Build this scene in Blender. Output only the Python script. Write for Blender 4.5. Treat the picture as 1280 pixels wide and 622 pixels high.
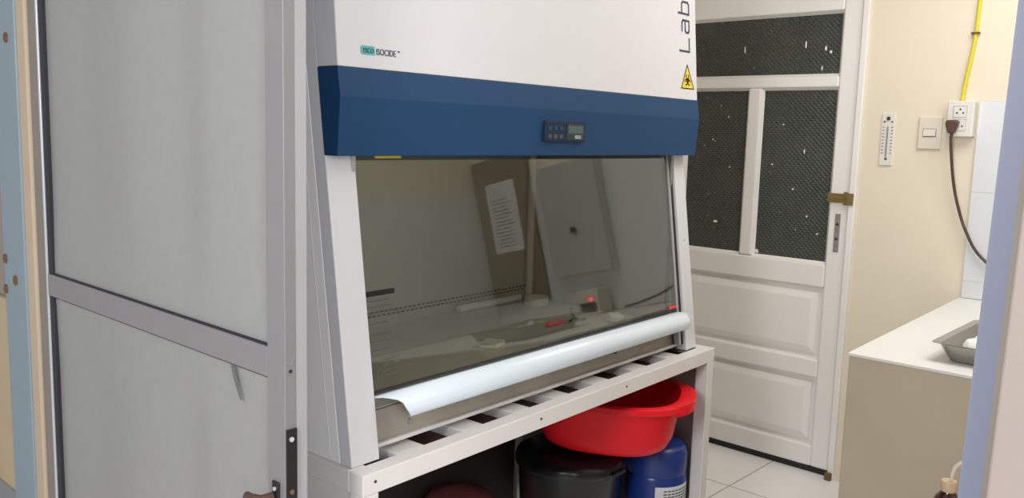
import bpy, bmesh, math, random
from mathutils import Vector, Matrix

for o in list(bpy.data.objects):
    bpy.data.objects.remove(o)
S = bpy.context.scene
COL = S.collection
random.seed(4)

# ---------------------------------------------------------------- camera
F_PX, PITCH, ROLL, YAW = 1087.86, .1317816, .0282673, .7345324
fw = Vector((math.cos(YAW) * math.cos(PITCH), math.sin(YAW) * math.cos(PITCH), -math.sin(PITCH)))
r0 = Vector((math.sin(YAW), -math.cos(YAW), 0))
d0 = fw.cross(r0)
rr = r0 * math.cos(ROLL) - d0 * math.sin(ROLL)
dd = r0 * math.sin(ROLL) + d0 * math.cos(ROLL)
cd = bpy.data.cameras.new('camera')
cam = bpy.data.objects.new('camera', cd)
COL.objects.link(cam)
m = Matrix((rr, -dd, -fw)).transposed().to_4x4()
m.translation = Vector((0, 0, 1.40))
cam.matrix_world = m
cd.sensor_fit = 'HORIZONTAL'
cd.sensor_width = 36
cd.lens = 36 * F_PX / 1280
cd.clip_start = .02
S.camera = cam

# ---------------------------------------------------------------- world, lights, exposure
W = bpy.data.worlds.new('world')
S.world = W
W.use_nodes = True
bg = W.node_tree.nodes['Background']
bg.inputs[0].default_value = (1.0, .985, .98, 1)
bg.inputs[1].default_value = .46


def area(name, loc, size, power, color, aim=None):
    ld = bpy.data.lights.new(name, 'AREA')
    ld.shape = 'RECTANGLE'
    ld.size, ld.size_y = size
    ld.energy = power
    ld.color = color
    o = bpy.data.objects.new(name, ld)
    COL.objects.link(o)
    o.location = loc
    if aim:
        o.rotation_euler = (Vector(aim) - Vector(loc)).to_track_quat('-Z', 'Y').to_euler()
    return o


area('ceiling_lamp_light', (2.55, .40, 2.62), (1.0, 1.2), 26, (1.0, .985, .975))
area('outer_fill_light', (-1.0, .40, 2.05), (.5, .9), 38, (1.0, .975, .96), (3.2, 1.0, .5))  # added fill through the doorway, brightens the door, counter front and floor
area('side_fill_light', (-.7, -1.9, 1.8), (1.0, 1.4), 62, (.97, .97, 1.0), (.8, 1.6, 1.1))  # added side light, grazes the warped leaf sheet to bring out its bands
S.view_settings.view_transform = 'Standard'
S.view_settings.look = 'None'
S.view_settings.gamma = 1
S.view_settings.use_curve_mapping = False
S.view_settings.exposure = 0.0


# ---------------------------------------------------------------- materials
def mat(name, col, rough=.5, metal=0., noise=0., nscale=8., bump=0., bscale=60., coat=0., spec=.5):
    M = bpy.data.materials.new(name)
    M.use_nodes = True
    nt = M.node_tree
    b = nt.nodes['Principled BSDF']
    b.inputs['Base Color'].default_value = (*col, 1)
    b.inputs['Roughness'].default_value = rough
    b.inputs['Metallic'].default_value = metal
    b.inputs['Coat Weight'].default_value = coat
    b.inputs['Specular IOR Level'].default_value = spec
    tc = nt.nodes.new('ShaderNodeTexCoord')
    if noise:
        n = nt.nodes.new('ShaderNodeTexNoise')
        n.inputs['Scale'].default_value = nscale
        n.inputs['Detail'].default_value = 5
        nt.links.new(tc.outputs['Object'], n.inputs['Vector'])
        mx = nt.nodes.new('ShaderNodeMix')
        mx.data_type = 'RGBA'
        mx.inputs[6].default_value = (*[c * (1 - noise) for c in col], 1)
        mx.inputs[7].default_value = (*[min(1, c * (1 + noise)) for c in col], 1)
        nt.links.new(n.outputs['Fac'], mx.inputs[0])
        nt.links.new(mx.outputs[2], b.inputs['Base Color'])
    if bump:
        n2 = nt.nodes.new('ShaderNodeTexNoise')
        n2.inputs['Scale'].default_value = bscale
        nt.links.new(tc.outputs['Object'], n2.inputs['Vector'])
        bp = nt.nodes.new('ShaderNodeBump')
        bp.inputs['Strength'].default_value = bump
        bp.inputs['Distance'].default_value = .004
        nt.links.new(n2.outputs['Fac'], bp.inputs['Height'])
        nt.links.new(bp.outputs['Normal'], b.inputs['Normal'])
    return M


def tile_mat(name, col, grout, size, off=(0, 0, 0), rot=(0, 0, 0), gap=.004, rough=.25):
    M = mat(name, col, rough)
    nt = M.node_tree
    b = nt.nodes['Principled BSDF']
    tc = nt.nodes.new('ShaderNodeTexCoord')
    mp = nt.nodes.new('ShaderNodeMapping')
    mp.vector_type = 'POINT'
    mp.inputs['Location'].default_value = off
    mp.inputs['Rotation'].default_value = rot
    br = nt.nodes.new('ShaderNodeTexBrick')
    br.offset = 0
    br.inputs['Scale'].default_value = 1
    br.inputs['Brick Width'].default_value = size
    br.inputs['Row Height'].default_value = size
    br.inputs['Mortar Size'].default_value = gap
    br.inputs['Color1'].default_value = (*col, 1)
    br.inputs['Color2'].default_value = (*[c * .96 for c in col], 1)
    br.inputs['Mortar'].default_value = (*grout, 1)
    nt.links.new(tc.outputs['Object'], mp.inputs['Vector'])
    nt.links.new(mp.outputs['Vector'], br.inputs['Vector'])
    nt.links.new(br.outputs['Color'], b.inputs['Base Color'])
    return M


def sash_mat():
    M = bpy.data.materials.new('tinted_sash_glass')
    M.use_nodes = True
    nt = M.node_tree
    nt.nodes.clear()
    out = nt.nodes.new('ShaderNodeOutputMaterial')
    t = nt.nodes.new('ShaderNodeBsdfTransparent')
    t.inputs[0].default_value = (.79, .80, .77, 1)
    g = nt.nodes.new('ShaderNodeBsdfGlossy')
    g.inputs['Color'].default_value = (.9, .9, .85, 1)
    g.inputs['Roughness'].default_value = .01
    f = nt.nodes.new('ShaderNodeLayerWeight')
    f.inputs['Blend'].default_value = .5
    p = nt.nodes.new('ShaderNodeMath')
    p.operation = 'POWER'
    p.inputs[1].default_value = 3.5
    nt.links.new(f.outputs['Facing'], p.inputs[0])
    a = nt.nodes.new('ShaderNodeMath')
    a.operation = 'MULTIPLY_ADD'
    a.inputs[1].default_value = .7
    a.inputs[2].default_value = .062
    nt.links.new(p.outputs[0], a.inputs[0])
    mx = nt.nodes.new('ShaderNodeMixShader')
    nt.links.new(a.outputs[0], mx.inputs[0])
    nt.links.new(t.outputs[0], mx.inputs[1])
    nt.links.new(g.outputs[0], mx.inputs[2])
    nt.links.new(mx.outputs[0], out.inputs[0])
    return M


def pane_mat():
    """dark obscured wired glass with a diamond mesh and paint specks"""
    M = mat('dark_wired_glass', (.05, .055, .05), .34, spec=.45)
    nt = M.node_tree
    b = nt.nodes['Principled BSDF']
    tc = nt.nodes.new('ShaderNodeTexCoord')
    waves = []
    for ang in (45, -45):
        mp = nt.nodes.new('ShaderNodeMapping')
        mp.inputs['Rotation'].default_value = (math.radians(ang), 0, 0)
        w = nt.nodes.new('ShaderNodeTexWave')
        w.bands_direction = 'Y'
        w.inputs['Scale'].default_value = 22
        w.inputs['Distortion'].default_value = .4
        nt.links.new(tc.outputs['Object'], mp.inputs['Vector'])
        nt.links.new(mp.outputs['Vector'], w.inputs['Vector'])
        waves.append(w)
    mxm = nt.nodes.new('ShaderNodeMath')
    mxm.operation = 'MAXIMUM'
    nt.links.new(waves[0].outputs['Fac'], mxm.inputs[0])
    nt.links.new(waves[1].outputs['Fac'], mxm.inputs[1])
    bp = nt.nodes.new('ShaderNodeBump')
    bp.inputs['Strength'].default_value = .8
    bp.inputs['Distance'].default_value = .004
    nt.links.new(mxm.outputs[0], bp.inputs['Height'])
    nt.links.new(bp.outputs['Normal'], b.inputs['Normal'])
    # specks of white paint
    n = nt.nodes.new('ShaderNodeTexNoise')
    n.inputs['Scale'].default_value = 55
    n.inputs['Detail'].default_value = 3
    nt.links.new(tc.outputs['Object'], n.inputs['Vector'])
    r = nt.nodes.new('ShaderNodeValToRGB')
    r.color_ramp.elements[0].position = .715
    r.color_ramp.elements[1].position = .78
    nt.links.new(n.outputs['Fac'], r.inputs[0])
    n3 = nt.nodes.new('ShaderNodeTexNoise')
    n3.inputs['Scale'].default_value = 7
    nt.links.new(tc.outputs['Object'], n3.inputs['Vector'])
    cr = nt.nodes.new('ShaderNodeMix')
    cr.data_type = 'RGBA'
    cr.inputs[6].default_value = (.034, .040, .037, 1)
    cr.inputs[7].default_value = (.07, .077, .070, 1)
    nt.links.new(n3.outputs['Fac'], cr.inputs[0])
    mx = nt.nodes.new('ShaderNodeMix')
    mx.data_type = 'RGBA'
    nt.links.new(r.outputs[0], mx.inputs[0])
    mx.inputs[7].default_value = (.45, .46, .43, 1)
    pw = nt.nodes.new('ShaderNodeMath')
    pw.operation = 'POWER'
    pw.inputs[1].default_value = 6
    nt.links.new(mxm.outputs[0], pw.inputs[0])
    pm = nt.nodes.new('ShaderNodeMath')
    pm.operation = 'MULTIPLY'
    pm.inputs[1].default_value = .22
    nt.links.new(pw.outputs[0], pm.inputs[0])
    wl = nt.nodes.new('ShaderNodeMix')
    wl.data_type = 'RGBA'
    nt.links.new(pm.outputs[0], wl.inputs[0])
    nt.links.new(cr.outputs[2], wl.inputs[6])
    wl.inputs[7].default_value = (.085, .095, .092, 1)
    nt.links.new(wl.outputs[2], mx.inputs[6])
    nt.links.new(mx.outputs[2], b.inputs['Base Color'])
    return M


def emis(name, col, s):
    M = bpy.data.materials.new(name)
    M.use_nodes = True
    b = M.node_tree.nodes['Principled BSDF']
    b.inputs['Base Color'].default_value = (*col, 1)
    b.inputs['Emission Color'].default_value = (*col, 1)
    b.inputs['Emission Strength'].default_value = s
    return M


M_cream = mat('cream_wall_paint', (.82, .745, .60), .75, noise=.05, nscale=3, bump=.15, bscale=40)
M_ceil = mat('white_ceiling_paint', (.82, .80, .75), .9)
M_outer = mat('pinkish_plaster', (.31, .265, .24), .85, noise=.06, nscale=5, bump=.3, bscale=30)
M_beige = mat('beige_dado_paint', (.50, .40, .26), .8, noise=.08)
M_greyb = mat('grey_skirting_paint', (.25, .26, .27), .8)
M_floor = tile_mat('white_floor_tiles', (.88, .88, .87), (.45, .41, .36), .40, off=(.065, 0, 0), gap=.0035, rough=.3)
M_wtile = tile_mat('white_wall_tiles', (.76, .79, .82), (.60, .62, .64), .33, off=(.085, .03, 0), rot=(0, math.radians(90), 0), gap=.0015, rough=.2)
M_wtile2 = tile_mat('white_side_tiles', (.76, .79, .82), (.60, .62, .64), .25, rot=(math.radians(90), 0, 0), gap=.0015, rough=.2)
M_ctop = mat('white_counter_tile', (.78, .78, .755), .35, noise=.02)
M_cfront = mat('beige_counter_tile', (.52, .45, .34), .35, noise=.07, nscale=5)
M_door = mat('white_gloss_door_paint', (.89, .88, .86), .38, noise=.02, nscale=6, bump=.08, bscale=25)
M_pane = pane_mat()
M_blue = mat('pale_blue_painted_metal', (.24, .315, .365), .5, noise=.08, nscale=12)
M_lav = mat('lavender_blue_painted_metal', (.19, .21, .285), .55, noise=.05, nscale=9)
M_alu = mat('grey_aluminium', (.27, .265, .275), .42, metal=.3, noise=.04, nscale=14)
M_alu_l = mat('light_aluminium', (.40, .395, .42), .45, metal=.15, noise=.03)
M_alu_e = mat('silver_edge', (.62, .65, .70), .3, metal=.3)
M_leafp = mat('grey_frosted_sheet', (.285, .288, .288), .36, noise=.05, nscale=40, bump=.1, bscale=180, coat=.15)
M_gask = mat('black_gasket', (.02, .02, .025), .6)
M_grime = mat('dark_grime', (.13, .13, .13), .9)
M_black = mat('black_plastic', (.012, .013, .014), .35)
M_bin = mat('black_glossy_plastic', (.006, .008, .010), .25, noise=.1)
M_bcab = mat('white_powder_coat', (.635, .635, .66), .45, noise=.01, nscale=5)
M_bside = mat('offwhite_powder_coat', (.86, .855, .86), .42, noise=.015, nscale=5)
M_navy = mat('blue_painted_plastic', (.010, .050, .130), .55, noise=.03, nscale=30, spec=.2)
M_arm = mat('pale_blue_white_plastic', (.68, .76, .82), .3)
M_steel = mat('brushed_steel', (.43, .415, .37), .45, metal=.15, noise=.10, nscale=14)
M_steelw = mat('stainless_work_surface', (.60, .59, .53), .25, metal=.25, noise=.12, nscale=9)
M_tray = mat('stainless_tray', (.40, .385, .35), .36, metal=.8, noise=.06, nscale=20)
M_stand = mat('cream_white_painted_steel', (.72, .70, .69), .4, noise=.02)
M_sash = sash_mat()
M_red = mat('red_plastic', (.74, .010, .018), .4, noise=.04, spec=.25)
M_jug = mat('blue_plastic', (.012, .035, .20), .3, noise=.08)
M_pink = mat('dusty_red_plastic', (.34, .10, .10), .45)
M_label = mat('pale_paper_label', (.62, .66, .68), .7, noise=.08, nscale=60)
M_paper = mat('white_paper', (.78, .79, .82), .8)
M_ink = mat('dark_ink', (.02, .02, .022), .8, spec=.1)
M_grey_ink = mat('grey_ink', (.09, .09, .085), .8, spec=.1)
M_teal = mat('teal_print', (.10, .42, .42), .6)
M_navyink = mat('navy_print', (.03, .045, .10), .6)
M_yel = mat('yellow_print', (.80, .58, .03), .5)
M_ycab = mat('yellow_cable_sheath', (.72, .62, .03), .4)
M_brown = mat('brown_plastic', (.085, .045, .035), .4)
M_brass = mat('worn_brass', (.30, .22, .09), .4, metal=.7, noise=.25, nscale=60)
M_zinc = mat('worn_zinc', (.36, .36, .35), .45, metal=.6, noise=.2, nscale=80)
M_whitep = mat('white_plastic', (.78, .76, .72), .35)
M_ivory = mat('ivory_plastic', (.76, .70, .60), .35)
M_slot = mat('dark_slot', (.015, .015, .013), .7)
M_screen = mat('lcd_screen', (.055, .095, .095), .25)
M_amber = mat('dark_amber_glass', (.045, .014, .010), .1, coat=.6)
M_tan = mat('tan_cap', (.62, .47, .32), .5)
M_cotton = mat('white_cotton', (.85, .85, .83), .95, bump=.6, bscale=120)
M_wood = mat('brown_wood', (.20, .11, .06), .6, noise=.2, nscale=10)
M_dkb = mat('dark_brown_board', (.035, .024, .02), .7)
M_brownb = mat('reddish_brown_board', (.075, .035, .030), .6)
M_led = emis('red_led', (1, .03, .06), 6)
M_tape = mat('cream_tape', (.72, .69, .60), .6)
M_redp = mat('red_marker_plastic', (.80, .04, .06), .35)
M_trimb = mat('beige_jamb_paint', (.52, .42, .31), .7, noise=.06)
M_trimg = mat('brown_grey_jamb_and_shadow', (.24, .215, .19), .7, noise=.1)  # door stop paint, also the colour painted for the shadow gap
M_rust = mat('rusty_metal', (.16, .09, .045), .8, noise=.3, nscale=70)


# ---------------------------------------------------------------- mesh helpers
class MB:
    def __init__(self):
        self.bm = bmesh.new()

    def box(self, x0, x1, y0, y1, z0, z1):
        v = [self.bm.verts.new(p) for p in ((x0, y0, z0), (x1, y0, z0), (x1, y1, z0), (x0, y1, z0),
                                            (x0, y0, z1), (x1, y0, z1), (x1, y1, z1), (x0, y1, z1))]
        for f in ((0, 3, 2, 1), (4, 5, 6, 7), (0, 1, 5, 4), (1, 2, 6, 5), (2, 3, 7, 6), (3, 0, 4, 7)):
            self.bm.faces.new([v[i] for i in f])
        return self

    def prism(self, pts, a0, a1, axis='x', close=True):
        """pts: polygon in the other two axes"""
        def P(p, a):
            return {'x': (a, p[0], p[1]), 'y': (p[0], a, p[1]), 'z': (p[0], p[1], a)}[axis]
        A = [self.bm.verts.new(P(p, a0)) for p in pts]
        B = [self.bm.verts.new(P(p, a1)) for p in pts]
        n = len(pts)
        for i in range(n):
            self.bm.faces.new((A[i], A[(i + 1) % n], B[(i + 1) % n], B[i]))
        self.bm.faces.new(A[::-1])
        self.bm.faces.new(B)
        return self

    def tube(self, path, r, n=10, cap=True):
        path = [Vector(p) for p in path]
        rings = []
        up = Vector((.13, .21, .97)).normalized()
        for i, p in enumerate(path):
            t = (path[min(i + 1, len(path) - 1)] - path[max(i - 1, 0)]).normalized()
            a = t.cross(up)
            if a.length < .05:
                a = t.cross(Vector((1, 0, 0)))
            a.normalize()
            b = t.cross(a)
            q = r[i] if isinstance(r, (list, tuple)) else r
            rings.append([self.bm.verts.new(p + a * q * math.cos(2 * math.pi * k / n) + b * q * math.sin(2 * math.pi * k / n)) for k in range(n)])
        for A, B in zip(rings, rings[1:]):
            for k in range(n):
                self.bm.faces.new((A[k], A[(k + 1) % n], B[(k + 1) % n], B[k]))
        if cap:
            self.bm.faces.new(rings[0][::-1])
            self.bm.faces.new(rings[-1])
        return self

    def lathe(self, prof, c=(0, 0, 0), n=40, sx=1., sy=1., rot=0., sq=2.):
        """prof: list of (radius, z)"""
        rings = []
        for r, z in prof:
            ring = []
            for k in range(n):
                t = 2 * math.pi * k / n
                q = (abs(math.cos(t)) ** sq + abs(math.sin(t)) ** sq) ** (-1 / sq)
                x, y = r * q * sx * math.cos(t), r * q * sy * math.sin(t)
                ring.append(self.bm.verts.new((c[0] + x * math.cos(rot) - y * math.sin(rot),
                                               c[1] + x * math.sin(rot) + y * math.cos(rot), c[2] + z)))
            rings.append(ring)
        for A, B in zip(rings, rings[1:]):
            for k in range(n):
                self.bm.faces.new((A[k], A[(k + 1) % n], B[(k + 1) % n], B[k]))
        self.bm.faces.new(rings[0][::-1])
        self.bm.faces.new(rings[-1])
        return self

    def poly(self, pts):
        self.bm.faces.new([self.bm.verts.new(p) for p in pts])
        return self

    def ribbon(self, path, w, frame, t=.0006):
        """flat stroke: path in 2D, frame(a, b, h) -> 3D; pieces of small boxes"""
        for (a0, b0), (a1, b1) in zip(path, path[1:]):
            d = math.hypot(a1 - a0, b1 - b0)
            ex, ey = (a1 - a0) / d * w / 2, (b1 - b0) / d * w / 2
            nx, ny = -ey, ex
            q = [(a0 - ex * .8 + nx, b0 - ey * .8 + ny), (a0 - ex * .8 - nx, b0 - ey * .8 - ny),
                 (a1 + ex * .8 - nx, b1 + ey * .8 - ny), (a1 + ex * .8 + nx, b1 + ey * .8 + ny)]
            A = [self.bm.verts.new(frame(x, y, 0)) for x, y in q]
            B = [self.bm.verts.new(frame(x, y, t)) for x, y in q]
            for i in range(4):
                self.bm.faces.new((A[i], A[(i + 1) % 4], B[(i + 1) % 4], B[i]))
            self.bm.faces.new(A[::-1])
            self.bm.faces.new(B)
        return self

    def build(self, name, material, parent=None, bevel=0., smooth=False, seg=2, loc=None):
        bmesh.ops.recalc_face_normals(self.bm, faces=self.bm.faces[:])
        me = bpy.data.meshes.new(name)
        self.bm.to_mesh(me)
        self.bm.free()
        me.materials.append(material)
        o = bpy.data.objects.new(name, me)
        COL.objects.link(o)
        if parent:
            o.parent = parent
        if loc:
            o.location = loc
        if bevel:
            b = o.modifiers.new('bevel', 'BEVEL')
            b.width = bevel
            b.segments = seg
            b.limit_method = 'ANGLE'
            b.angle_limit = math.radians(35)
        if smooth:
            for p in me.polygons:
                p.use_smooth = True
            if smooth != 'all':
                me.set_sharp_from_angle(angle=math.radians(42))
        return o


def tag(o, label, cat, group=None, kind=None):
    if label:
        o['label'] = label
    if cat:
        o['category'] = cat
    if group:
        o['group'] = group
    if kind:
        o['kind'] = kind
    return o


def empty(name, loc=(0, 0, 0), rz=0., label=None, cat=None, group=None, kind=None):
    o = bpy.data.objects.new(name, None)
    COL.objects.link(o)
    o.location = loc
    o.rotation_euler = (0, 0, rz)
    o.empty_display_size = .1
    return tag(o, label, cat, group, kind)


def struct(o, label, cat):
    return tag(o, label, cat, kind='structure')


def text_mesh(name, body, size, mtx, material, parent, sx=1., t=.0004):
    cu = bpy.data.curves.new(name, 'FONT')
    cu.body = body
    cu.size = size
    cu.extrude = t
    tmp = bpy.data.objects.new(name + '_tmp', cu)
    COL.objects.link(tmp)
    dg = bpy.context.evaluated_depsgraph_get()
    dg.update()
    me = bpy.data.meshes.new_from_object(tmp.evaluated_get(dg))
    bpy.data.objects.remove(tmp)
    me.transform(Matrix.Diagonal((sx, 1, 1, 1)))
    me.transform(mtx)
    me.materials.clear()
    me.materials.append(material)
    o = bpy.data.objects.new(name, me)
    COL.objects.link(o)
    if parent:
        o.parent = parent
    return o


def frame_mtx(origin, ex, ey):
    ex, ey = Vector(ex).normalized(), Vector(ey).normalized()
    ez = ex.cross(ey)
    mm = Matrix((ex, ey, ez)).transposed().to_4x4()
    mm.translation = Vector(origin)
    return mm


# ================================================================= STRUCTURE
XE = 3.514                      # face of the end wall
struct(MB().box(-2.6, 3.7, -2.2, 3.4, -.06, 0).build('floor', M_floor), 'white square tiled floor with brown grout', 'floor')
struct(MB().box(.72, 3.7, -.5, 2.62, 2.70, 2.76).build('ceiling', M_ceil), 'white ceiling of the small inner room', 'ceiling')
w = MB().box(XE, XE + .12, -.47, 1.322, 0, 2.70)
w.box(XE, XE + .12, 2.235, 2.62, 0, 2.70)
w.box(XE, XE + .12, 1.322, 2.235, 2.075, 2.70)
struct(w.build('wall_end', M_cream), 'cream painted wall around the white door', 'wall')
struct(MB().box(.87, XE, 2.50, 2.62, 0, 2.70).build('wall_back', M_cream), 'cream wall behind the safety cabinet', 'wall')
struct(MB().box(.87, XE, -.47, -.35, 0, 2.70).build('wall_right', M_cream), 'cream wall on the right side of the inner room', 'wall')
# doorway wall in front
wf = MB().box(.725, .87, -2.2, .1445, 0, 2.70)
wf.box(.79, .87, 2.468, 3.4, .93, 2.70)
wf.box(.725, .87, .1445, 2.468, 2.20, 2.70)
struct(wf.build('wall_front', M_outer, bevel=.006), 'pinkish plaster wall around the wide doorway in the foreground', 'wall')
struct(MB().box(.782, .87, 2.468, 3.4, .40, .93).build('trim_1', M_beige), 'beige painted dado at the left edge', 'wall trim')
struct(MB().box(.778, .87, 2.468, 3.4, 0, .40).build('baseboard_left', M_greyb), 'grey painted skirting at the left edge', 'baseboard')

# left jamb of the doorway: blue post, beige reveal, brown grey stop
jl = struct(MB().box(.77, .83, 2.318, 2.466, 0, 2.2).build('trim_2', M_blue, bevel=.003), 'pale blue metal door post at the left edge with screw holes', 'door jamb')
for (yy, zz) in ((2.372, 1.597), (2.384, .997), (2.45, 1.045), (2.455, .965)):
    MB().tube([(.7705, yy, zz), (.7665, yy, zz)], .012, 14).build('screw', M_rust, jl)
struct(MB().box(.774, .83, 2.264, 2.318, 0, 2.2).build('trim_3', M_trimb, bevel=.004), 'beige strip between the blue post and the grey door leaf', 'door jamb')
struct(MB().box(.782, .83, 2.192, 2.264, 0, 2.2).build('trim_4', M_trimg), 'brown grey door stop beside the grey door leaf', 'door jamb')


# right jamb: slightly leaning lavender post
def lean(o, k=-.0195, z0=1.3):
    for v in o.data.vertices:
        v.co.y += (v.co.z - z0) * k


o = MB().box(.745, .86, .1590, .1760, 0, 2.2).build('trim_5', M_lav)
lean(o)
struct(o, 'lavender blue metal door post at the right edge', 'door jamb')
o = MB().box(.740, .80, .1520, .1585, 0, 2.2).build('trim_6', M_trimg)  # dark strip painted where the jamb recess lies in shadow
lean(o)
struct(o, 'brown strip standing in for the shadow gap between the lavender post and the pinkish wall', 'door jamb')
o = MB().box(.722, .80, .120, .1515, 0, 2.2).build('trim_7', M_outer, bevel=.002)
lean(o)
struct(o, 'rough plaster edge beside the lavender post', 'door jamb')

# ---- grey aluminium door leaf in the foreground (left leaf of the doorway)
leaf = empty('door_1', (.77, 2.18, 0), 0, 'grey aluminium door leaf with frosted sheet and a middle rail, in the left foreground', 'door', kind='structure')
LO = Vector((.77, 2.18, 0))


def lf(mb, name, material, **k):
    o = mb.build(name, material, leaf, **k)
    o.data.transform(Matrix.Translation(-LO))
    return o


lf(MB().box(.770, .7915, 1.181, 1.232, .02, 2.12), 'stile', M_alu, bevel=.0012)
lf(MB().box(.7918, .8145, 1.1825, 1.232, .02, 2.12), 'rebate_strip', M_alu_l, bevel=.002)['label'] = 'lighter edge strip along the stile'
lf(MB().box(.7745, .800, 2.153, 2.176, .02, 2.12), 'stile', M_gask)['label'] = 'black gasket stile at the hinge side'
lf(MB().box(.7715, .800, 2.177, 2.186, .02, 2.12), 'hinge_edge', M_alu_e, bevel=.001)['label'] = 'bright silver hinge edge'
lf(MB().box(.770, .802, 1.2325, 2.172, .990, 1.041), 'rail', M_alu, bevel=.0015)
lf(MB().box(.770, .802, 1.2325, 2.172, .02, .12), 'rail', M_alu, bevel=.0015)
lf(MB().box(.770, .802, 1.2325, 2.172, 2.04, 2.12), 'rail', M_alu, bevel=.0015)
for z in (1.0425, .9885):
    lf(MB().box(.7745, .790, 1.2325, 2.1525, z - .0015, z + .0015), 'gasket', M_gask)


def warp_panel(z0, z1):
    mb = MB()
    ys = [1.2325 + (2.1525 - 1.2325) * i / 120 for i in range(121)]
    zs = [z0 + (z1 - z0) * k / 16 for k in range(17)]
    fade = lambda z: min(1, min(z - z0, z1 - z) / .16)

    def slope(y):
        v = 0
        for c, hw, a in ((1.345, .09, -.05), (1.475, .035, .14), (1.630, .085, -.085), (1.845, .085, .09), (2.04, .07, -.07)):
            v += a / (1 + math.exp(-(y - c + hw) / .014)) / (1 + math.exp((y - c - hw) / .014))
        return v

    acc, prof_ = 0., []
    for i in range(len(ys)):
        prof_.append(acc)
        acc += slope(ys[i]) * (ys[1] - ys[0])
    lo = min(prof_)
    off = {y: p - lo for y, p in zip(ys, prof_)}

    def dx(y):
        return off[y] - .0060
    front = [[mb.bm.verts.new((.7800 + (dx(y) + .0035) * fade(z), y, z)) for z in zs] for y in ys]
    back = [[mb.bm.verts.new((.7840 + (dx(y) + .0035) * fade(z), y, z)) for z in zs] for y in ys]
    for i in range(120):
        for j in range(16):
            mb.bm.faces.new((front[i][j], front[i + 1][j], front[i + 1][j + 1], front[i][j + 1]))
            mb.bm.faces.new((back[i][j], back[i][j + 1], back[i + 1][j + 1], back[i + 1][j]))
    for i in range(120):
        mb.bm.faces.new((front[i][0], back[i][0], back[i + 1][0], front[i + 1][0]))
        mb.bm.faces.new((front[i][16], front[i + 1][16], back[i + 1][16], back[i][16]))
    for i in (0, 120):
        for j in range(16):
            mb.bm.faces.new((front[i][j], front[i][j + 1], back[i][j + 1], back[i][j]))
    return mb


lf(warp_panel(1.044, 2.04), 'sheet_panel', M_leafp, smooth=True)
lf(warp_panel(.12, .987), 'sheet_panel', M_leafp, smooth=True)
st = MB()
st.poly([(.7745, 1.357, .987), (.7745, 1.343, .985), (.7745, 1.322, .935), (.7745, 1.318, .928), (.7745, 1.327, .930), (.7745, 1.343, .955)])
lf(st, 'drip_stain', M_grime)['label'] = 'dark drip stain below the rail'
lp = lf(MB().box(.7705, .7910, 1.1775, 1.181, .74, .912), 'lock_plate', M_black, bevel=.001)
lp['label'] = 'black lock plate on the edge'
for z in (.895, .805):
    s = MB().tube([(.7795, 1.1775, z), (.7795, 1.1755, z)], .0042, 12).build('screw', M_alu_e if z > .85 else M_rust, lp)
    s.data.transform(Matrix.Translation(-LO))
s = lf(MB().tube([(.781, 1.181, 1.022), (.781, 1.1795, 1.022)], .0045, 12), 'screw', M_zinc)
s = lf(MB().tube([(.7805, 1.181, 1.008), (.7805, 1.1802, 1.008)], .0032, 12), 'screw_hole', M_gask)
kb = lf(MB().box(.766, .770, 1.196, 1.216, .765, .818), 'latch', M_black, bevel=.008, seg=3)
s = MB().tube([(.766, 1.206, .806), (.7635, 1.206, .806)], .0035, 12).build('screw', M_alu_e, kb)
s.data.transform(Matrix.Translation(-LO))
s = MB().tube([(.765, 1.212, .791), (.745, 1.214, .791), (.738, 1.232, .790), (.737, 1.246, .790)], .0075, 10).build('lever', M_brown, kb, smooth=True)
s.data.transform(Matrix.Translation(-LO))

# ---- white half glazed door in the end wall
door = empty('door_2', (XE, 1.35, 0), 0, 'white panelled door with three dark wired glass panes', 'door', kind='structure')
DO = Vector((XE, 1.35, 0))


def df(mb, name, material, parent=None, **k):
    o = mb.build(name, material, parent or door, **k)
    o.data.transform(Matrix.Translation(-DO))
    return o


jm = MB().box(XE - .012, XE + .11, 1.3225, 1.3475, 0.0, 2.0747)
jm.box(XE - .012, XE + .11, 2.205, 2.2345, 0.0, 2.0747)
jm.box(XE - .012, XE + .11, 1.3475, 2.205, 2.05, 2.0747)
df(jm, 'door_frame', M_door, bevel=.003)
fr = MB()
X0, X1 = XE + .002, XE + .04
fr.box(X0, X1, 1.351, 1.428, .03, 2.045)
fr.box(X0, X1, 2.125, 2.202, .03, 2.045)
fr.box(X0, X1, 1.428, 2.125, 1.925, 2.045)
fr.box(X0, X1, 1.428, 2.125, 1.622, 1.668)
fr.box(X0, X1, 1.763, 1.820, .900, 1.622)
fr.box(X0, X1, 1.428, 2.125, .800, .898)
fr.box(X0, X1, 1.428, 2.125, .415, .492)
fr.box(X0, X1, 1.428, 2.125, .03, .118)
df(fr, 'leaf_frame', M_door, bevel=.007, seg=3)
for y0, y1, z0, z1 in ((1.428, 2.125, 1.668, 1.925), (1.428, 1.763, .898, 1.622), (1.820, 2.125, .898, 1.622)):
    df(MB().box(XE + .022, XE + .028, y0, y1, z0, z1), 'pane', M_pane)
    bd = MB()
    for a in (0,):
        t, d0_, d1_ = .010, XE + .012, XE + .022
        bd.prism([(X0 + .004, z1), (d1_, z1), (d1_, z1 - t)], y0, y1, 'y')
        bd.prism([(X0 + .004, z0), (d1_, z0), (d1_, z0 + t)], y0, y1, 'y')
        bd.prism([(X0 + .004, y0), (d1_, y0), (d1_, y0 + t)], z0, z1, 'z')
        bd.prism([(X0 + .004, y1), (d1_, y1), (d1_, y1 - t)], z0, z1, 'z')
    df(bd, 'glazing_bead', M_door)
fl = MB()
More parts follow.
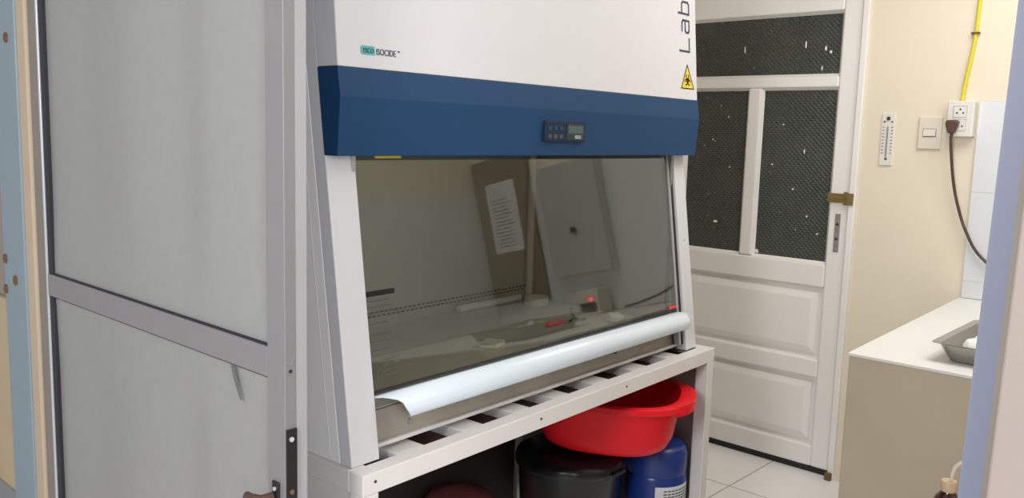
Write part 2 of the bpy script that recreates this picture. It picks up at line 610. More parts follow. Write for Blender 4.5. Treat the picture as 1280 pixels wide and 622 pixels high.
for yy, zz, a, b in ((1.955, 1.033, .014, .006), (1.585, 1.80, .004, .016), (1.50, 1.78, .004, .012), (1.86 - .06 * 0, 1.79, .003, .018), (1.51, 1.70, .003, .010), (1.478, 1.765, .006, .008), (1.56, 1.36, .003, .012), (1.745, .92, .010, .012), (1.60, 1.20, .005, .004), (1.70, 1.30, .004, .004), (1.66, 1.47, .005, .003), (1.48, 1.02, .006, .004), (1.53, 1.09, .004, .006), (1.99, 1.40, .004, .004), (1.90, 1.28, .005, .003), (1.92, 1.50, .003, .005)):
    pts = []
    for k in range(9):
        t = 2 * math.pi * k / 9
        q = random.uniform(.65, 1.15)
        pts.append((XE + .0215, yy + a * q * math.cos(t), zz + b * q * math.sin(t)))
    fl.poly(pts)
df(fl, 'paint_flakes', M_door)
for z0, z1 in ((.492, .800), (.118, .415)):
    mb = MB()
    y0, y1 = 1.428, 2.125
    rings = []
    for inset, x in ((0, XE + .022), (.012, XE + .026), (.022, XE + .024), (.026, XE + .014), (.050, XE + .0075), (.053, XE + .007)):
        rings.append([mb.bm.verts.new(p) for p in ((x, y0 + inset, z0 + inset), (x, y1 - inset, z0 + inset), (x, y1 - inset, z1 - inset), (x, y0 + inset, z1 - inset))])
    for A, B in zip(rings, rings[1:]):
        for k in range(4):
            mb.bm.faces.new((A[k], A[(k + 1) % 4], B[(k + 1) % 4], B[k]))
    mb.bm.faces.new(rings[-1])
    bk = [mb.bm.verts.new((XE + .034, v.co.y, v.co.z)) for v in rings[0]]
    for k in range(4):
        mb.bm.faces.new((bk[k], bk[(k + 1) % 4], rings[0][(k + 1) % 4], rings[0][k]))
    mb.bm.faces.new(bk)
    df(mb, 'raised_panel', M_door)
df(MB().box(XE + .02, XE + .09, 1.348, 2.204, 0.0005, .03), 'threshold_gap', M_gask)['label'] = 'dark gap under the door'
hs = MB().box(X0 - .006, X0, 1.355, 1.372, 1.150, 1.203).box(X0 - .006, X0, 1.372, 1.438, 1.158, 1.196)
hs.box(XE - .020, XE - .0125, 1.326, 1.352, 1.152, 1.200)
h = df(hs, 'hasp', M_brass, bevel=.0015)
h['label'] = 'worn brass hasp across the door edge'
df(MB().tube([(X0 - .006, 1.405, 1.178), (X0 - .022, 1.405, 1.180), (X0 - .026, 1.385, 1.178), (X0 - .024, 1.365, 1.176), (XE - .024, 1.350, 1.176)], .005, 8), 'hasp_pin', M_brass, h, smooth=True)
lk = df(MB().box(X0 - .003, X0, 1.378, 1.400, .955, 1.113), 'lock_plate', M_zinc, bevel=.001)
for z in (1.07, 1.01):
    df(MB().tube([(X0 - .003, 1.389, z), (X0 - .0045, 1.389, z)], .0055, 12), 'keyhole', M_gask, lk)
df(MB().box(XE - .03, XE - .0125, 1.325, 1.352, .0005, .032), 'floor_bolt', M_rust, bevel=.003)['label'] = 'rusty bolt at the foot of the door frame'

# ---- tiles behind the counter
bs = MB().box(XE - .012, XE - .0003, -.349, .900, .842, 1.565)
struct(bs.build('trim_8', M_wtile, bevel=.001), 'white tiled splashback behind the counter', 'splashback')
struct(MB().box(2.30, XE - .0125, -.3497, -.338, .842, 1.565).build('trim_9', M_wtile2), 'white tiled splashback on the right wall', 'splashback')

# ================================================================= COUNTER
ctr = empty('counter', (2.9, .25, 0), 0, 'beige tiled counter with a white tiled top, right of the white door', 'counter')
CO = Vector((2.9, .25, 0))


def cf(mb, name, material, **k):
    o = mb.build(name, material, ctr, **k)
    o.data.transform(Matrix.Translation(-CO))
    return o


cf(MB().prism([(2.322, -.3465), (XE - .002, -.3465), (XE - .002, .9045), (2.322, .858)], .0005, .831, 'z'), 'body', M_cfront, bevel=.003)
cf(MB().prism([(2.316, -.3465), (XE - .002, -.3465), (XE - .002, .907), (2.316, .860)], .8312, .8405, 'z'), 'countertop', M_ctop, bevel=.002)

# ================================================================= STAND
TH = math.radians(2.5)
ORG = Vector((.979, 1.279, 0))
CT, SN = math.cos(TH), math.sin(TH)


def w3(u, v, z=0):
    return (ORG.x + u * CT - v * SN, ORG.y + u * SN + v * CT, z)


LEN = 1.367
stand = empty('cabinet_stand', ORG, TH, 'cream white steel stand with slatted top under the safety cabinet', 'stand')
U0, U1, V0, V1, ZS = -.010, 1.406, -.045, .735, .760
MB().box(U0, U1, V0, V0 + .04, .718, ZS).build('front_rail', M_stand, stand, bevel=.002)
MB().box(U0, U1, V1 - .04, V1, .718, ZS).build('back_rail', M_stand, stand, bevel=.002)
MB().box(U0, U0 + .04, V0 + .0402, V1 - .0402, .718, ZS).build('side_rail', M_stand, stand, bevel=.002)
MB().box(U1 - .04, U1, V0 + .0402, V1 - .0402, .718, ZS).build('side_rail', M_stand, stand, bevel=.002)
for u in (U0, U1 - .04):
    for v in (V0 + .0005, V1 - .0405):
        MB().box(u + .0005, u + .0395, v, v + .04, .0005, .7178).build('leg', M_stand, stand, bevel=.002)
MB().box(U0 + .003, U0 + .012, V0 + .041, V1 - .041, .10, .7178).build('side_panel', M_stand, stand)
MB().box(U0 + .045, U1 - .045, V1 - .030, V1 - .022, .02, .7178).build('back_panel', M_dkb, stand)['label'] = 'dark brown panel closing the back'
MB().box(U1 - .014, U1 - .004, V0 + .041, V1 - .041, .10, .7178).build('side_panel', mat('shaded_side_panel', (.26, .215, .20), .7), stand)  # colour darkened to stand in for the shade inside the stand
for uc, wd in ((.150, .075), (.337, .066), (.507, .060), (.662, .060), (.838, .070), (1.030, .072), (1.212, .066)):
    MB().box(uc - wd / 2, uc + wd / 2, V0 + .0402, V1 - .0402, .735, .7595).build('slat', M_stand, stand, bevel=.0015)
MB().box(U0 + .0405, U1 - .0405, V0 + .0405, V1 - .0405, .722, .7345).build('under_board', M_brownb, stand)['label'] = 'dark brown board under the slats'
for u in (.02, .53, .9):
    MB().tube([(u, V0, .742), (u, V0 - .0012, .742)], .003, 10).build('screw', M_gask, stand)

# ================================================================= SAFETY CABINET
cab = empty('biosafety_cabinet', (ORG.x, ORG.y, 0), TH, 'white laboratory safety cabinet with blue front band and sloping tinted glass sash', 'safety cabinet')
ZB = .7605


def Fv(z):
    return (z - .765) * .1355 if z < 1.595 else .1125


def post(u0, u1, name='front_post'):
    pts = [(Fv(ZB), ZB), (Fv(ZB) + .0335, ZB), (Fv(1.594) + .0335, 1.594), (.1460, 1.95), (.1125, 1.95), (.1125, 1.595)]
    return MB().prism(pts, u0, u1, 'x').build(name, M_bcab, cab, bevel=.0012)


post(0, .070)
post(1.305, LEN)
for u0, u1 in ((0, .022), (LEN - .022, LEN)):
    pts = [(Fv(ZB) + .0345, ZB), (.72, ZB), (.72, 1.95), (.147, 1.95), (.147, 1.594)]
    MB().prism(pts, u0, u1, 'x').build('side_panel', M_bside, cab, bevel=.001)
# a second fold line on the visible side
MB().prism([(Fv(.765) + .062, .766), (Fv(.765) + .0635, .766), (Fv(1.5) + .0635, 1.5), (Fv(1.5) + .062, 1.5)], -.0006, .001, 'x').build('panel_fold', M_bcab, cab)
# hood
hood = MB().prism([(.042, 1.5135), (.100, 1.5135), (.1115, 1.595), (.1115, 1.95), (.0795, 1.95)], -.001, LEN + .001, 'x').build('hood_panel', M_bcab, cab, bevel=.002)
MB().box(.023, LEN - .023, .15, .719, 1.42, 1.95).build('blower_housing', M_bside, cab)
band = MB().prism([(.042, 1.513), (.033, 1.459), (.041, 1.350), (.0795, 1.350), (.1005, 1.513)], -.002, LEN + .004, 'x').build('control_band', M_navy, cab, bevel=.0015)
band['label'] = 'dark blue band across the front'


# printing on the hood
def hoodv(z):
    return .042 + (z - 1.5135) * (.0375 / .4365)


HS = Vector((0, .0375, .4365)).normalized()
MB().prism([(.058, 1.539), (.088, 1.539), (.090, 1.5405), (.090, 1.555), (.056, 1.555), (.056, 1.541)], -.0008, .0002, 'z')
bdg = MB()
for (u0, u1, z0, z1) in ((.055, .0895, 1.5385, 1.5555),):
    v0, v1 = hoodv(z0), hoodv(z1)
    bdg.bm.faces.new([bdg.bm.verts.new(p) for p in ((u0 + .003, v0 - .0006, z0), (u1, v0 - .0006, z0), (u1, v1 - .0006, z1), (u0 + .003, v1 - .0006, z1), (u0, v1 - .0008, z1 - .004), (u0, v0 - .0008, z0 + .004))])
b_ = bdg.build('brand_badge', M_teal, hood)
text_mesh('lettering', 'ESCO', .0125, frame_mtx((.0605, hoodv(1.5425) - .0012, 1.5425), (1, 0, 0), HS), M_navyink, b_, .85)
text_mesh('lettering', 'ISOCIDE', .0170, frame_mtx((.0925, hoodv(1.5405) - .0008, 1.5405), (1, 0, 0), HS), M_navyink, hood, .80)
text_mesh('lettering', 'TM', .0050, frame_mtx((.1480, hoodv(1.549) - .0008, 1.549), (1, 0, 0), HS), M_navyink, hood, .8)


def hframe(a, b, h):            # a runs up the hood, b runs towards -u from the baseline
    z = 1.654 + a
    return (1.325 - b, hoodv(z) - .0004 - h, z)


lab = MB()
lab.ribbon([(0, .058), (0, 0), (.038, 0)], .0058, hframe)
lab.ribbon([(.058, .042), (.082, .042), (.089, .036), (.089, 0), (.060, 0), (.055, .005), (.055, .018), (.060, .023), (.089, .023)], .0058, hframe)
lab.ribbon([(.108, .062), (.108, 0), (.135, 0), (.142, .006), (.142, .036), (.135, .042), (.108, .042)], .0058, hframe)
lab.build('lettering', M_navyink, hood)


# biohazard triangle
def tframe(a, b, h):
    z = 1.545 + b
    return (1.309 + a, hoodv(z) - .0006 - h, z)


MB().poly([tframe(-.039, 0, 0), tframe(.039, 0, 0), tframe(0, .072, 0)]).build('hazard_sign', M_yel, hood)
tri = MB()
tri.ribbon([(-.037, .0015), (.037, .0015), (0, .070), (-.037, .0015)], .003, tframe)
cx, cy = 0, .0245
for k in range(3):
    a0 = math.radians(90 + 120 * k)
    px, py = cx + .0105 * math.cos(a0), cy + .0105 * math.sin(a0)
    arc = [(px + .0075 * math.cos(a0 + math.radians(t)), py + .0075 * math.sin(a0 + math.radians(t))) for t in range(40, 321, 20)]
    tri.ribbon(arc, .0034, tframe)
tri.ribbon([(cx + .0065 * math.cos(math.radians(t)), cy + .0065 * math.sin(math.radians(t))) for t in range(0, 361, 30)], .0022, tframe)
tri.build('hazard_symbol', M_ink, hood)

# control panel
cpv = .0375
cp = MB().box(.606, .772, .0300, .0385, 1.384, 1.432).build('control_panel', mat('dark_panel', (.010, .020, .042), .5, spec=.2), band, bevel=.001)
MB().box(.692, .764, .0292, .0300, 1.3885, 1.4275).build('screen', mat('bezel', (.010, .016, .025), .3), cp)
sc = MB().box(.698, .758, .0286, .0292, 1.404, 1.423).build('display', M_screen, cp)
for u in (.626, .648, .670):
    for z in (1.396, 1.416):
        MB().box(u - .007, u + .007, .0290, .0300, z - .005, z + .005).build('button', M_navy if z > 1.4 else mat('grey_button', (.03, .05, .08), .5), cp, bevel=.001)
text_mesh('lettering', 'ESCO', .012, frame_mtx((.726, .0287, 1.3915), (1, 0, 0), (0, 0, 1)), M_label, cp, .85)

# interior shell
MB().box(.0225, LEN - .0225, .060, .719, ZB, .832).build('base', M_bside, cab)
ws = MB().box(.0725, 1.288, .055, .6095, .8325, .8425).build('work_surface', M_steelw, cab, bevel=.002)
bw = MB().box(.0705, 1.290, .610, .625, .8325, 1.4195).build('back_wall', M_steel, cab)
sl = MB()
u = .085
while u < 1.262:
    for z, s in ((.8735, 0), (.8840, .009)):
        sl.box(u + s, u + s + .0125, .6088, .6100, z - .003, z + .003)
    u += .0185
sl.build('slots', M_slot, bw)['label'] = 'two rows of dark slots along the back wall'
MB().box(1.2902, 1.300, .075, .625, .8325, 1.4195).build('inner_side_wall', mat('shaded_steel', (.26, .25, .22), .4, metal=.2, noise=.1), cab)  # right wall steel darkened in colour, standing in for shade in the cabinet
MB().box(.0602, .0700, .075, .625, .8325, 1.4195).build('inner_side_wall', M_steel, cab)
MB().box(.0602, 1.300, .1205, .625, 1.4197, 1.4200 + .0095).build('inner_ceiling', M_steel, cab)
MB().tube([(1.268, .588, .8430), (1.268, .588, 1.4195)], .0125, 14).build('corner_pipe', mat('pale_grey_pipe', (.62, .61, .56), .45), cab, smooth=True)
# lower front panel below the sash
lpn = MB().prism([(.036, .776), (.040, .776), (.048, .842), (.044, .842)], .0702, 1.3045, 'x').build('lower_front_panel', mat('mottled_reflection_steel', (.36, .325, .28), .42, metal=.2, noise=.4, nscale=7), cab)  # strong colour mottling imitates blurred reflections on the steel
MB().box(.0702, 1.3045, .026, .0358, .7705, .7790).build('bottom_lip', M_stand, cab, bevel=.0015)
for i, (u0, z0, r_) in enumerate(((.186, .800, .006), (.94, .812, .004), (.965, .808, .004), (.99, .815, .005), (.955, .822, .003), (1.215, .814, .006))):
    MB().tube([(u0, .0402, z0), (u0, .0335, z0)], r_, 10).build('screw', M_zinc if i == 0 else M_rust, lpn)
gl = MB().box(1.20, 1.25, .0335, .0395, .822, .827).box(1.20, 1.2045, .0335, .0395, .812, .822)
gl.build('latch_clip', M_brass, lpn)

# sash and its tracks
sz0, sz1 = .8845, 1.4100


def sashv(z, d):
    return (z - .765) * .1355 + d


sash = MB().prism([(sashv(sz0, .010), sz0), (sashv(sz1, .010), sz1), (sashv(sz1, .015), sz1), (sashv(sz0, .015), sz0)], .0705, 1.277, 'x').build('sash_glass', M_sash, cab)
for u0, u1, mt_, d in ((1.2775, 1.2835, M_alu_l, .006), (1.2840, 1.2945, M_steel, .010), (1.2950, 1.3045, M_gask, .008)):
    MB().prism([(sashv(.78, d), .78), (sashv(1.41, d), 1.41), (sashv(1.41, d + .018), 1.41), (sashv(.78, d + .018), .78)], u0, u1, 'x').build('sash_track', mt_, cab)
MB().prism([(sashv(sz0, .008), sz0 - .001), (sashv(sz0, .017), sz0 - .001), (sashv(sz0, .017), sz0 + .003), (sashv(sz0, .008), sz0 + .003)], .0705, 1.277, 'x').build('sash_edge', M_gask, cab)
yl = MB().prism([(sashv(1.3435, .0085), 1.3435), (sashv(1.3495, .0085), 1.3495), (sashv(1.3495, .0095), 1.3495), (sashv(1.3435, .0095), 1.3435)], .130, .200, 'x').build('sash_sticker', M_yel, sash)
yl['label'] = 'narrow yellow sticker under the blue band'
rt = MB().prism([(sashv(.893, .0085), .893), (sashv(.902, .0085), .902), (sashv(.902, .0095), .902), (sashv(.893, .0095), .893)], 1.235, 1.277, 'x').build('sash_tag', M_redp, sash)
rt['label'] = 'red tag at the lower right corner of the sash'


def sframe(a, b, h):
    return (a, sashv(b, .0096) - h, b)


bar = MB().ribbon([(.078, 1.079), (.148, 1.079)], .0105, sframe).build('notice_header', M_ink, sash)
ln = MB()
for z, a0, a1 in ((1.064, .079, .138), (1.052, .079, .146), (1.040, .079, .140), (1.020, .082, .128), (.998, .083, .140), (.984, .084, .134), (.966, .086, .148), (.946, .108, .140), (.936, .108, .146), (.926, .108, .142), (.916, .108, .144)):
    ln.ribbon([(a0, z), (a1, z)], .0017, sframe)
ln.ribbon([(.089, .917), (.103, .917), (.096, .934), (.089, .917)], .002, sframe)
ln.build('notice_lines', M_grey_ink, sash)

# arm rest: rolled sheet with a wavy left end
prof = [(.0300, .8800), (.014, .8825), (.004, .8835), (-.008, .8825), (-.018, .8785), (-.0255, .8710), (-.0300, .8600), (-.0295, .8490), (-.0250, .8395), (-.018, .8345)]
ends = [.0705, .074, .082, .090, .102, .110, .114, .122, .130, .134]
ar = MB()
N = len(prof)
Lf = [ar.bm.verts.new((ends[i], prof[i][0], prof[i][1])) for i in range(N)]
md = [ar.bm.verts.new((1.262, p[0], p[1])) for p in prof]
Rt = [ar.bm.verts.new((1.279 + .004 * math.sin(math.pi * i / (N - 1)), p[0] * .85 + .001, p[1] - .001)) for i, p in enumerate(prof)]
for A, B in ((Lf, md), (md, Rt)):
    for i in range(N - 1):
        ar.bm.faces.new((A[i], B[i], B[i + 1], A[i + 1]))
cR = ar.bm.verts.new((1.284, .002, .862))
for i in range(N - 1):
    ar.bm.faces.new((Rt[i], cR, Rt[i + 1]))
arm = ar.build('arm_rest', M_arm, cab, smooth='all')
arm['label'] = 'pale rounded arm rest along the sash'
so = arm.modifiers.new('thick', 'SOLIDIFY')
so.thickness = .003
so.offset = -1
# small label on the right post
text_mesh('lettering', 'II', .006, frame_mtx((1.335, Fv(1.09) - .0006, 1.09), (1, 0, 0), (0, .1355, 1)), M_grey_ink, cab)


# ---- things inside the cabinet (own top-level objects, standing on the work surface)
def put(o, u, v, z=.8428, rz=0.):
    o.location = w3(u, v, z)
    o.rotation_euler = (0, 0, TH + rz)
    return o


pad = empty('foam_block', label='small cream foam block on the steel work surface near the sash', cat='foam block')
MB().box(-.035, .035, -.026, .026, 0, .012).build('pad', M_tape, pad, bevel=.003)
MB().box(-.037, -.028, -.027, .027, .0122, .017).build('rim', M_ivory, pad, bevel=.002)
put(pad, .668, .232, rz=math.radians(20))
pen = empty('marker_pen', label='red marker pen lying on the steel work surface', cat='marker')
MB().tube([(-.045, 0, .0066), (.03, 0, .0066)], .0065, 12).build('barrel', M_redp, pen, smooth=True)
MB().tube([(.0302, 0, .0066), (.050, 0, .0066)], [.0062, .004], 12).build('cap', M_redp, pen, smooth=True)
put(pen, .995, .268, rz=math.radians(2))
cl = empty('clip_tool', label='small dark clip with raised legs beside the red marker', cat='clip')
MB().tube([(-.02, 0, .004), (.0, .006, .012), (.018, .004, .004), (.045, 0, .004)], .004, 8).build('lower_arm', M_ink, cl, smooth=True)
MB().tube([(.0, .006, .0165), (-.008, .008, .030), (-.016, .004, .042)], .004, 8).build('upper_arm', M_ink, cl, smooth=True)
put(cl, 1.075, .255, rz=math.radians(-10))
tp = empty('tape_roll', label='roll of cream tape at the back right corner of the work surface', cat='tape')
MB().lathe([(.024, 0), (.040, 0), (.040, .026), (.024, .026), (.024, .001)], n=36).build('tape', M_tape, tp, smooth=True)
put(tp, 1.205, .505)
ti = MB()
bmesh.ops.create_icosphere(ti.bm, subdivisions=3, radius=1)
for v in ti.bm.verts:
    n_ = 1 + .22 * math.sin(v.co.x * 7) * math.cos(v.co.y * 6 + 1) + .12 * math.sin(v.co.z * 11 + v.co.x * 9)
    v.co = Vector((v.co.x * .034 * n_, v.co.y * .024 * n_, max(-.0135, v.co.z * .0135 * n_) + .0135))
o = ti.build('crumpled_tissue', mat('grey_white_tissue', (.55, .54, .5), .9), smooth='all')
tag(o, 'crumpled pale tissue on the work surface near the right end of the sash', 'tissue')
put(o, 1.165, .175)
rl = empty('paper_roll', label='long pale paper roll lying along the back of the work surface', cat='paper roll')
MB().tube([(-.15, 0, .0105), (.15, 0, .0105)], .0105, 16).build('roll', M_paper, rl, smooth=True)
MB().tube([(-.156, 0, .0105), (-.1502, 0, .0105)], .005, 12).build('core', M_tape, rl, smooth=True)
put(rl, 1.065, .585)

# ================================================================= UNDER THE STAND
bn = empty('waste_bin', w3(1.068, .245), TH, 'black round waste bin with domed lid under the stand', 'bin')
MB().lathe([(.130, .0008), (.138, .01), (.160, .398), (.162, .402), (.162, .41)], n=48).build('body', M_bin, bn, smooth=True)
MB().lathe([(.168, .4105), (.171, .415), (.171, .430), (.164, .446), (.136, .460), (.070, .468), (.010, .470)], n=48).build('lid', M_bin, bn, smooth=True)
hd = MB().box(-.032, .032, -.180, -.1715, .414, .428)
hd.build('lid_catch', M_bin, bn, bevel=.003)
jg = empty('water_jug', w3(1.290, .074), TH, 'dark blue plastic jug with paper label beside the right stand leg', 'jug')
body = MB().lathe([(.080, .0008), (.092, .010), (.094, .10), (.090, .115), (.094, .13), (.094, .362), (.090, .370), (.094, .378), (.094, .430), (.090, .450), (.078, .462), (.040, .468)], n=40).build('body', M_jug, jg, smooth=True)
MB().lathe([(.034, .4682), (.034, .480), (.030, .482)], n=24).build('cap', M_jug, jg, smooth=True)
lb = MB()
A_, B_ = [], []
for k in range(13):
    t = math.radians(-150 + 95 * k / 12)
    A_.append(lb.bm.verts.new((.0955 * math.cos(t), .0955 * math.sin(t), .262)))
    B_.append(lb.bm.verts.new((.0955 * math.cos(t), .0955 * math.sin(t), .346)))
for k in range(12):
    lb.bm.faces.new((A_[k], A_[k + 1], B_[k + 1], B_[k]))
lbo = lb.build('paper_label', M_label, jg, smooth='all')
tx = MB()
for z in (.331, .321, .312, .303, .294):
    for k in range(2, 10):
        t0, t1 = math.radians(-150 + 95 * k / 12), math.radians(-150 + 95 * (k + .8) / 12)
        tx.poly([(.0960 * math.cos(t0), .0960 * math.sin(t0), z), (.0960 * math.cos(t1), .0960 * math.sin(t1), z), (.0960 * math.cos(t1), .0960 * math.sin(t1), z + .004), (.0960 * math.cos(t0), .0960 * math.sin(t0), z + .004)])
tx.build('print_lines', M_grey_ink, lbo)
ba = empty('wash_basin', w3(1.118, .150, .4865), TH + math.radians(-66), 'red plastic wash basin balanced on the black bin', 'basin')
MB().lathe([(.130, 0), (.160, .003), (.182, .016), (.197, .045), (.212, .130), (.216, .150), (.236, .153), (.241, .146), (.2445, .149), (.242, .163), (.232, .168), (.212, .165), (.205, .148), (.190, .050), (.172, .020), (.140, .007)], n=72, sx=1.0, sy=.82, sq=2.8).build('bowl', M_red, ba, smooth=True)
for s in (1, -1):
    hm = MB()
    pts = []
    for k in range(15):
        t = math.radians(-36 + 72 * k / 14)
        pts.append((t, .0))
    top, bot = [], []
    rings = []
    for t, _ in pts:
        w_ = .022 * math.cos(t * 2.3) ** .8 if abs(t * 2.3) < 1.56 else .004
        q_ = (abs(math.cos(t)) ** 2.8 + abs(math.sin(t)) ** 2.8) ** (-1 / 2.8)
        i_ = (.236 * q_ * math.cos(t) * s, .236 * q_ * .82 * math.sin(t))
        o_ = ((.236 * q_ + w_) * math.cos(t) * s, (.236 * q_ + w_) * .82 * math.sin(t))
        rings.append([hm.bm.verts.new(p) for p in ((*i_, .168), (*o_, .166), (*o_, .136), (*[q * .985 for q in o_], .136), (*[q * .985 for q in o_], .159), (*i_, .160))])
    for A, B in zip(rings, rings[1:]):
        for k in range(6):
            hm.bm.faces.new((A[k], A[(k + 1) % 6], B[(k + 1) % 6], B[k]))
    hm.bm.faces.new(rings[0][::-1])
    hm.bm.faces.new(rings[-1])
    hm.build('handle', M_red, ba, bevel=.004, smooth=True)
pk = empty('lidded_pot', w3(.885, .535), TH, 'dusty red lidded pot on the floor deep under the stand', 'pot')
MB().lathe([(.085, .0008), (.10, .02), (.105, .235), (.105, .245)], n=40).build('body', M_pink, pk, smooth=True)
MB().lathe([(.110, .2455), (.110, .256), (.095, .274), (.05, .286), (.01, .288)], n=40).build('lid', M_pink, pk, smooth=True)

# ================================================================= ON THE END WALL
th_ = empty('thermometer', (XE, 1.218, 1.317), 0, 'narrow white wall thermometer with printed scale between door and switch', 'thermometer')
bk = MB().box(-.006, -.0003, -.025, .025, 0, .203).build('board', M_whitep, th_, bevel=.002)
MB().tube([(-.0075, 0, .035), (-.0075, 0, .150)], .0028, 8).build('tube', mat('thermometer_tube', (.30, .26, .27), .3), th_, smooth=True)
MB().tube([(-.0065, 0, .176), (-.0072, 0, .188)], .006, 12).build('hanging_hole', M_gask, th_)
tk = MB()
for k in range(9):
    z = .048 + k * .0125
    for s in (-1, 1):
        tk.box(-.0068, -.0059, s * .016 - .0035, s * .016 + .0035, z - .0014, z + .0014)
tk.box(-.0068, -.0059, .011, .018, .166, .172)
tk.box(-.0068, -.0059, -.018, -.011, .166, .172)
tk.box(-.0068, -.0059, -.005, .004, .022, .030)
tk.build('scale_marks', M_grey_ink, th_)

sw = empty('light_switch', (XE, 1.063, 1.385), 0, 'ivory light switch between the thermometer and the outlet', 'light switch')
MB().box(-.010, -.0003, -.042, .042, 0, .122).build('plate', M_ivory, sw, bevel=.005, seg=3)
MB().box(-.0112, -.010, -.0235, .0235, .047, .077).build('rocker_gap', M_grey_ink, sw)
MB().prism([(-.0112, .0485), (-.0155, .0500), (-.0125, .0755), (-.0112, .0755)], -.022, .022, 'y').build('rocker', M_ivory, sw, bevel=.001)

ol = empty('power_outlet', (XE, .954, 1.434), 0, 'white surface mounted power outlet with the yellow cable running up', 'power outlet')
pb = MB().box(-.040, -.0003, -.045, .045, 0, .130).build('box', M_whitep, ol, bevel=.004, seg=3)
for z0 in (.070, .022):
    f = MB().box(-.0425, -.040, -.0235, .0235, z0, z0 + .042).build('socket', M_whitep, ol, bevel=.001)
    h3 = MB().box(-.0430, -.0424, -.0225, .0225, z0 + .0405, z0 + .0412)
    h3.box(-.0430, -.0424, .0222, .0228, z0 + .002, z0 + .041).box(-.0430, -.0424, -.0228, -.0222, z0 + .002, z0 + .041)
    for dy, dz in ((0, .029), (-.0105, .016), (.0105, .016)):
        h3.tube([(-.0424, dy, z0 + dz), (-.0432, dy, z0 + dz)], .0032, 10)
    h3.build('pin_holes', M_gask, f)


def curve_pts(pts, n=8):
    P = [Vector(p) for p in pts]
    P = [P[0] * 2 - P[1]] + P + [P[-1] * 2 - P[-2]]
    out = []
    for i in range(1, len(P) - 2):
        for k in range(n):
            t = k / n
            a, b, c, d = P[i - 1], P[i], P[i + 1], P[i + 2]
            out.append(.5 * ((2 * b) + (c - a) * t + (2 * a - 5 * b + 4 * c - d) * t * t + (3 * b - a - 3 * c + d) * t ** 3))
    out.append(P[-2])
    return out


yc = empty('yellow_cable', (XE, .970, 1.5665), 0, 'yellow cable running up the cream wall from the power outlet', 'cable')
path = curve_pts([(XE - .016, .958, 1.5655), (XE - .012, .955, 1.62), (XE - .009, .946, 1.70), (XE - .008, .937, 1.78), (XE - .008, .934, 1.85), (XE - .008, .932, 1.95), (XE - .008, .932, 2.2), (XE - .008, .932, 2.698)])
ob = MB().tube(path, .0070, 10).build('sheath', M_ycab, yc, smooth=True)
ob.data.transform(Matrix.Translation(-Vector((XE, .970, 1.5665))))
ob = MB().box(XE - .018, XE - .0005, .922, .950, 1.803, 1.810).build('cable_clip', M_rust, yc, bevel=.001)
ob.data.transform(Matrix.Translation(-Vector((XE, .970, 1.5665))))

pc = empty('brown_cable', (XE - .05, .972, 1.46), 0, 'brown plug and cord hanging from the power outlet', 'power cord')
PO = Vector((XE - .05, .972, 1.46))
ob = MB().prism([(.953, 1.494), (.991, 1.494), (.994, 1.478), (.984, 1.446), (.962, 1.446), (.951, 1.478)], XE - .074, XE - .0434, 'x').build('plug', M_brown, pc, bevel=.006, seg=3, smooth=True)
ob.data.transform(Matrix.Translation(-PO))
path = curve_pts([(XE - .058, .973, 1.450), (XE - .055, .972, 1.41), (XE - .045, .966, 1.34), (XE - .035, .955, 1.26), (XE - .03, .935, 1.18), (XE - .03, .900, 1.09), (XE - .03, .84, 1.00), (XE - .03, .70, .905), (XE - .035, .55, .865), (XE - .06, .47, .853)])
ob = MB().tube(path, .0055, 8).build('sheath', M_brown, pc, smooth=True)
ob.data.transform(Matrix.Translation(-PO))

# things that only show as reflections in the sash
cp2 = empty('wall_cupboard', (XE, .275, 1.04), 0, 'white wall cupboard front with a round knob, seen mirrored in the glass sash', 'cupboard')
MB().box(-.060, -.0125, -.175, .175, 0, .56).build('body', M_whitep, cp2, bevel=.004)
MB().box(-.074, -.0605, -.172, .172, .003, .557).build('door', mat('pale_grey_laminate', (.52, .52, .50), .5), cp2, bevel=.004)
MB().tube([(-.0742, .0, .22), (-.094, .0, .22)], [.012, .016], 14).build('knob', M_black, cp2, smooth=True)
nb = MB().box(XE - .034, XE - .0125, -.330, .025, .95, 1.72).build('notice_board', mat('brown_board', (.24, .18, .12), .6, noise=.15), bevel=.003)
tag(nb, 'brown notice board behind the paper notice, seen mirrored in the glass sash', 'notice board')
nt_ = empty('paper_notice', (XE - .0341, -.165, 1.22), 0, 'white paper notice on the brown board, seen mirrored in the glass sash', 'notice')
MB().box(-.0012, -.0001, -.095, .095, 0, .37).build('sheet', M_paper, nt_)
gm = MB()
for k in range(14):
    gm.box(-.0016, -.0012, -.065, .065 - .04 * ((k * 7) % 3) / 2, .03 + k * .019, .034 + k * .019)
gm.build('print_lines', M_grey_ink, nt_)
dv = empty('power_adaptor', (XE - .10, .33, .8408), 0, 'cream powered device with a red light on the counter, seen mirrored in the glass sash', 'electrical device')
MB().box(-.055, .055, -.06, .06, .0, .12).build('case', M_ivory, dv, bevel=.006)
MB().box(-.0575, -.0552, -.045, .045, .015, .060).build('front_plate', M_gask, dv)
MB().lathe([(.009, -.004), (.009, .0), (.004, .005)], n=14).build('indicator', M_led, dv).matrix_local = Matrix.Translation((-.0618, .02, .075)) @ Matrix.Rotation(math.radians(-90), 4, 'Y')

# ================================================================= ON THE COUNTER
tr = empty('steel_tray', (2.60, .527, .8408), 0, 'stainless steel tray holding white cotton balls on the white counter', 'tray')
tm = MB()


def rrect(hx, hy, r, z, n=6):
    out = []
    for qx, qy, a in ((1, 1, 0), (-1, 1, 90), (-1, -1, 180), (1, -1, 270)):
        for k in range(n + 1):
            t = math.radians(a + 90 * k / n)
            out.append(tm.bm.verts.new((qx * (hx - r) + r * math.cos(t), qy * (hy - r) + r * math.sin(t), z)))
    return out


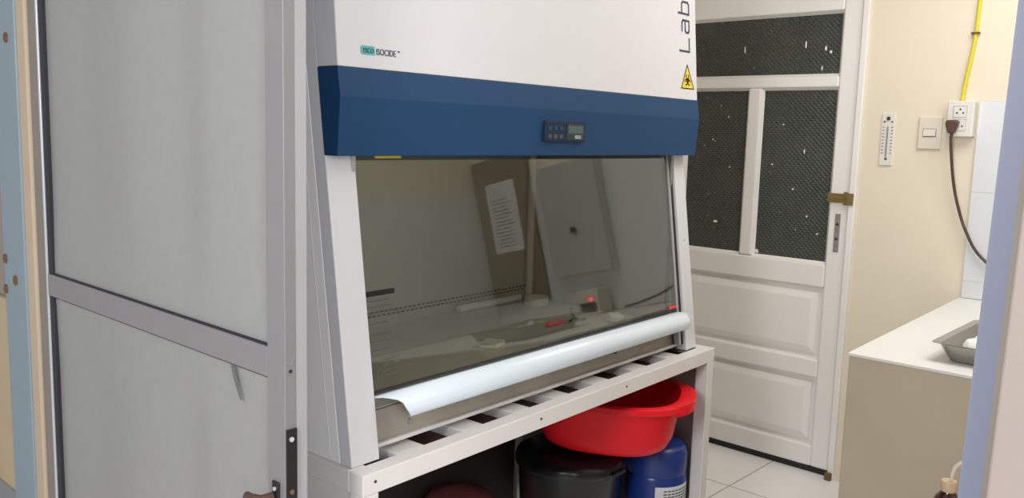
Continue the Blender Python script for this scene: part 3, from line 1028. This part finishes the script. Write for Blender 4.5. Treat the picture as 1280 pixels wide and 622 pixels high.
R_ = [rrect(.165, .105, .03, .0), rrect(.178, .118, .035, .004), rrect(.196, .138, .03, .046), rrect(.206, .150, .014, .050), rrect(.206, .150, .014, .0515), rrect(.193, .135, .03, .047), rrect(.175, .115, .035, .006), rrect(.165, .105, .03, .0035)]
for A, B in zip(R_, R_[1:]):
    n_ = len(A)
    for k in range(n_):
        tm.bm.faces.new((A[k], A[(k + 1) % n_], B[(k + 1) % n_], B[k]))
tm.bm.faces.new(R_[0][::-1])
tm.bm.faces.new(R_[-1])
tm.build('pan', M_tray, tr, smooth=True)
for i, (x, y, s, lab_) in enumerate(((2.520, .608, 1.22, 'white cotton ball in the steel tray, nearest the tray front corner'),
                                     (2.600, .606, 1.15, 'white cotton ball in the steel tray, further back against the left side'),
                                     (2.530, .548, 1.12, 'white cotton ball in the steel tray, beside the lavender post'))):
    cb = MB()
    bmesh.ops.create_icosphere(cb.bm, subdivisions=3, radius=.019 * s)
    for v in cb.bm.verts:
        v.co *= 1 + .08 * math.sin(v.co.x * 260 + i) * math.cos(v.co.y * 240) + .04 * math.sin(v.co.z * 400)
    o = cb.build('cotton_ball', M_cotton, smooth='all')
    o.location = (x, y, .8443 + .0192 * s)
    tag(o, lab_, 'cotton ball', 'cotton balls in the steel tray')

# ================================================================= BOTTLE AT THE LOWER RIGHT
sx, sy, sh = 2.12, .510, .425
sb = empty('low_stool', (sx, sy, 0), 0, 'low brown wooden stool in front of the counter, carrying the amber bottle', 'stool')
MB().box(-.12, .12, -.12, .12, sh - .025, sh).build('seat', M_wood, sb, bevel=.004)
for a in (-1, 1):
    for b in (-1, 1):
        MB().box(a * .095 - .015, a * .095 + .015, b * .095 - .015, b * .095 + .015, .0005, sh - .0252).build('leg', M_wood, sb, bevel=.002)
bt = empty('amber_bottle', (2.075, .520, sh + .0005), 0, 'dark amber bottle with tan cap and pale bent spout in front of the counter', 'bottle')
MB().lathe([(.026, 0), (.029, .004), (.029, .175), (.026, .185), (.018, .194), (.0155, .200)], n=32).build('body', M_amber, bt, smooth=True)
MB().lathe([(.0165, .2002), (.017, .203), (.017, .222), (.0155, .2245)], n=28).build('cap', M_tan, bt, smooth=True)
MB().tube(curve_pts([(0, -.004, .225), (0, -.006, .245), (0, -.012, .262), (-.002, -.030, .280), (-.004, -.052, .300)], 5), .0042, 8).build('spout', M_ivory, bt, smooth=True)
